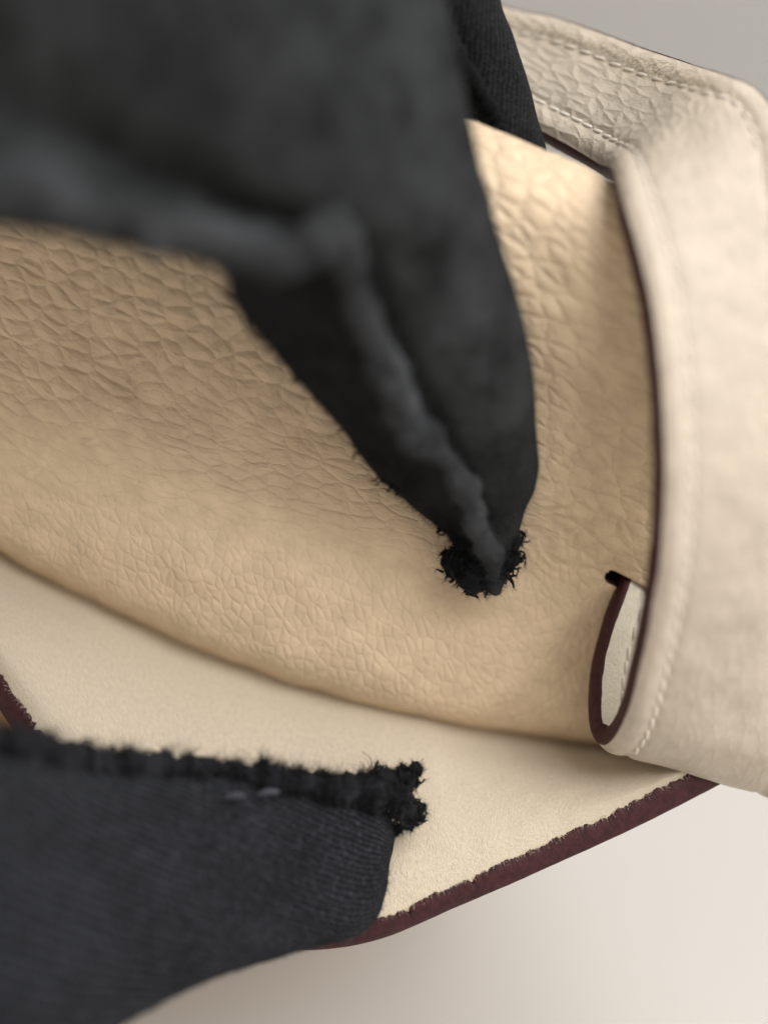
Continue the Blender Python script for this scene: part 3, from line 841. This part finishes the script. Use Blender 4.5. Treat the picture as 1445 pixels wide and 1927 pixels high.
# ---- lower glove: thumb of the other hand pressing the flap down
lower = thing('glove', 'blue-black twill glove at the lower left holding the suede flap down', 'glove', P(-80, 1850, .225), 'black cotton gloves')
LS = [((-420, 1330, .205), (-330, 2420, .200), .014, .013), ((-240, 1365, .2150), (-120, 2230, .2100), .012, .012), ((-70, 1388, .2230), (90, 2040, .2185), .0100, .011), ((60, 1418, .2290), (232, 1928, .2255), .0082, .010), ((190, 1440, .2335), (352, 1864, .2308), .0068, .009),
      ((330, 1450, .2370), (452, 1822, .2350), .0055, .008), ((460, 1462, .2400), (545, 1795, .2384), .0045, .006), ((570, 1478, .2422), (620, 1776, .2412), .0036, .0045), ((650, 1492, .2438), (676, 1755, .2432), .0028, .0035),
      ((704, 1510, .2450), (708, 1725, .2446), .0020, .0025), ((733, 1540, .2458), (726, 1680, .2456), .0013, .0017), ((744, 1575, .2464), (736, 1630, .2464), .0006, .0008)]
secs4 = []
for t_, b_, fr, bk in LS:
    t_, b_ = np.array(t_), np.array(b_); s = []
    for f, o in ((0.0, 0.0), (0.06, -0.50), (0.22, -0.92), (0.5, -1.0), (0.78, -0.85), (0.94, -0.48), (1.0, 0.0), (0.88, 0.7), (0.5, 1.0), (0.12, 0.7)):
        q = t_ + (b_ - t_) * f; q[2] += o * (fr if o < 0 else bk)
        s.append(P(*q))
    secs4.append(s)
lt_, lg, ln = tube_from_sections('thumb', secs4, 120, 240, M_GLOVE_L, lower, lambda g, c: 0.0005 * vnoise(g * 1000 / 9) + 0.00018 * vnoise(g * 1000 / 3))
lt_['label'] = 'twill knit thumb with a square, frayed end'
# heel of the lower hand, outside the picture
HS2 = [((-420, 2500), .190, .020, 620), ((-300, 2150), .196, .019, 560), ((-330, 1900), .203, .015, 430), ((-380, 1650), .208, .008, 200)]
secs5 = [[P(x + hp * 0.62 * math.cos(a), y + 0.25 * hp * math.cos(a), d - hth * math.sin(a)) for a in np.linspace(0, 2 * math.pi, 10, endpoint=False)] for (x, y), d, hth, hp in HS2]
tube_from_sections('palm', secs5, 50, 50, M_GLOVE_L, lower)
# frayed seam along the top edge
LSP = [(-60, 1392, .2215), (60, 1422, .2280), (150, 1442, .2318), (260, 1446, .2346), (370, 1450, .2372), (470, 1462, .2392), (560, 1478, .2408), (640, 1488, .2424), (700, 1490, .2436), (740, 1494, .2446)]
tq3, _ = even_param(PA(LSP), 300); p3 = spline(PA(LSP), 0, t=tq3)
k3 = np.arange(300)
r3 = np.interp(tq3, [0, 3, 6, 9], [2.5, 2.3, 1.9, 1.7]) * 1e-3 * (1 + 0.42 * vnoise(np.stack([k3 / 19, k3 * 0, k3 * 0], -1)) + 0.10 * vnoise(np.stack([k3 / 3, k3 * 0 + 3, k3 * 0], -1)))
lsg = path_tube(p3, r3, 20); lc = lsg.mean(axis=1, keepdims=True); lrn = lsg - lc; lrn /= np.linalg.norm(lrn, axis=2, keepdims=True)
lsg = lsg + lrn * (0.0006 * vnoise(lsg * 1000 / 1.3) + 0.0005 * vnoise(lsg * 1000 / 3.1))[..., None]
multi_tubes('frayed_seam', [lsg], M_SEAM_L, lower, 'dark fuzzy seam along the upper edge of the thumb')
# overlock threads that cross the seam
tub = []
for i in rng.integers(6, 290, 34):
    for rep in range(1):
        a0_ = rng.uniform(0, 0.6); s = np.linspace(0, 1, 10); ii_ = np.clip(i + s * rng.uniform(4, 12), 0, 299)
        ct = np.stack([np.interp(ii_, k3, p3[:, c]) for c in range(3)], -1)
        aa = 2 * math.pi * (0.05 + 0.5 * s + a0_)
        tt_ = np.gradient(p3, axis=0)[i]; tt_ /= np.linalg.norm(tt_); v1 = -FWD - tt_ * (-FWD @ tt_); v1 /= np.linalg.norm(v1); v2 = np.cross(tt_, v1)
        rr_ = r3[i] * 1.12
        path = ct + rr_ * (np.cos(aa)[:, None] * v1 + np.sin(aa)[:, None] * v2)
        tub.append(path_tube(path, np.full(10, rng.uniform(0.00012, 0.00022)), 5))
multi_tubes('overlock_threads', tub, M_SEAM_L, lower, stuff=True)
# loose curls of yarn all along the seam
bl = []
for q in range(64):
    ii_ = rng.integers(4, 296); c_ = p3[ii_] + UPV * rng.normal(0.0004, 0.0009) - FWD * rng.uniform(0, 0.0012)
    c_ = c_ - UPV * rng.uniform(0, 0.0022); rl = c_ - CAM; dd = rl @ FWD
    bl.append((rl @ RGT / dd * FPX + 722.5, 963.5 - rl @ UPV / dd * FPX, dd, rng.uniform(0.0009, 0.0019)))
yarn_clump('loose_yarn', bl, 16, M_YARN_AND_SHADE, lower, rad=(0.00009, 0.0002))[0]['kind'] = 'stuff'
# single threads of uneven length that have worked loose
tub = []
for q in range(26):
    ii_ = rng.integers(4, 296); L_ = rng.uniform(0.0015, 0.0045); s = np.linspace(0, 1, 16)[:, None]
    dv = UPV * rng.uniform(0.2, 1.0) + RGT * rng.uniform(-0.6, 1.0) - FWD * rng.uniform(-0.2, 0.6); dv /= np.linalg.norm(dv)
    x_ = np.cross(dv, FWD); a_ = rng.uniform(2, 7)
    path = p3[ii_] + UPV * r3[ii_] * 0.6 + dv * L_ * s + x_ * L_ * 0.22 * np.sin(a_ * s + q) * s - FWD * 0.0005 * s
    tub.append(path_tube(path, rng.uniform(0.00005, 0.00011) * np.linspace(1, 0.5, 16), 5))
multi_tubes('loose_threads', tub, M_YARN_AND_SHADE, lower, stuff=True)
# two pale worn threads
for (x, y, d) in ((505, 1490, .2355), (440, 1497, .2340)):
    s = np.linspace(-1, 1, 10)
    path = PA(np.stack([x + s * 22, y - s * 3 + 4 * s ** 2, np.full(10, d)], -1))
    multi_tubes('worn_thread', [path_tube(path, 0.00042 * np.sqrt(np.clip(1.02 - s ** 2, 0.02, 1)), 8)], knit_mat('worn_thread_grey', (0.055, 0.058, 0.072)), lower)
clump2, tips2, tdir2 = yarn_clump('frayed_end', [(722, 1468, .2440, .0026), (700, 1490, .2430, .0026), (750, 1490, .2448, .0028), (768, 1468, .2452, .0022), (780, 1448, .2456, .0012), (755, 1452, .2456, .0012), (757, 1520, .2452, .0028), (775, 1530, .2456, .0022), (786, 1520, .2458, .0012), (768, 1548, .2458, .0014), (745, 1560, .2462, .0010)], 70, M_YARN_AND_SHADE, lower,
                                 label='ragged tuft of black yarn at the corner of the thumb end')
fibres('lint', np.concatenate([tips2] * 6), np.concatenate([tdir2] * 6) / 0.002 + rng.normal(size=(len(tips2) * 6, 3)) * 0.8, rng.uniform(0.0003, 0.0011, len(tips2) * 6), 0.000028, M_YARN_AND_SHADE, lower, curl=0.9)
# fibres standing up from the seam
cnt = 9000
pw = np.clip(0.25 + vnoise(np.stack([k3 / 7.0, k3 * 0 + 11, k3 * 0], -1)) + 0.5 * vnoise(np.stack([k3 / 2.5, k3 * 0 + 5, k3 * 0], -1)), 0.03, 2)[2:298]
i = rng.choice(np.arange(2, 298), cnt, p=pw / pw.sum()); j = rng.integers(0, 20, cnt)
fibres('lint', lsg[i, j], lrn[i, j] + rng.normal(size=(cnt, 3)) * 0.6 + RGT * 0.5, rng.uniform(0.0006, 0.0030, cnt) * rng.uniform(0.25, 1, cnt), 0.000034, M_YARN_AND_SHADE, lower, curl=1.0)
lint_on(lg, ln, 22000, 0.0003, 0.0012, M_FUZZ, lower, lean=0.9)
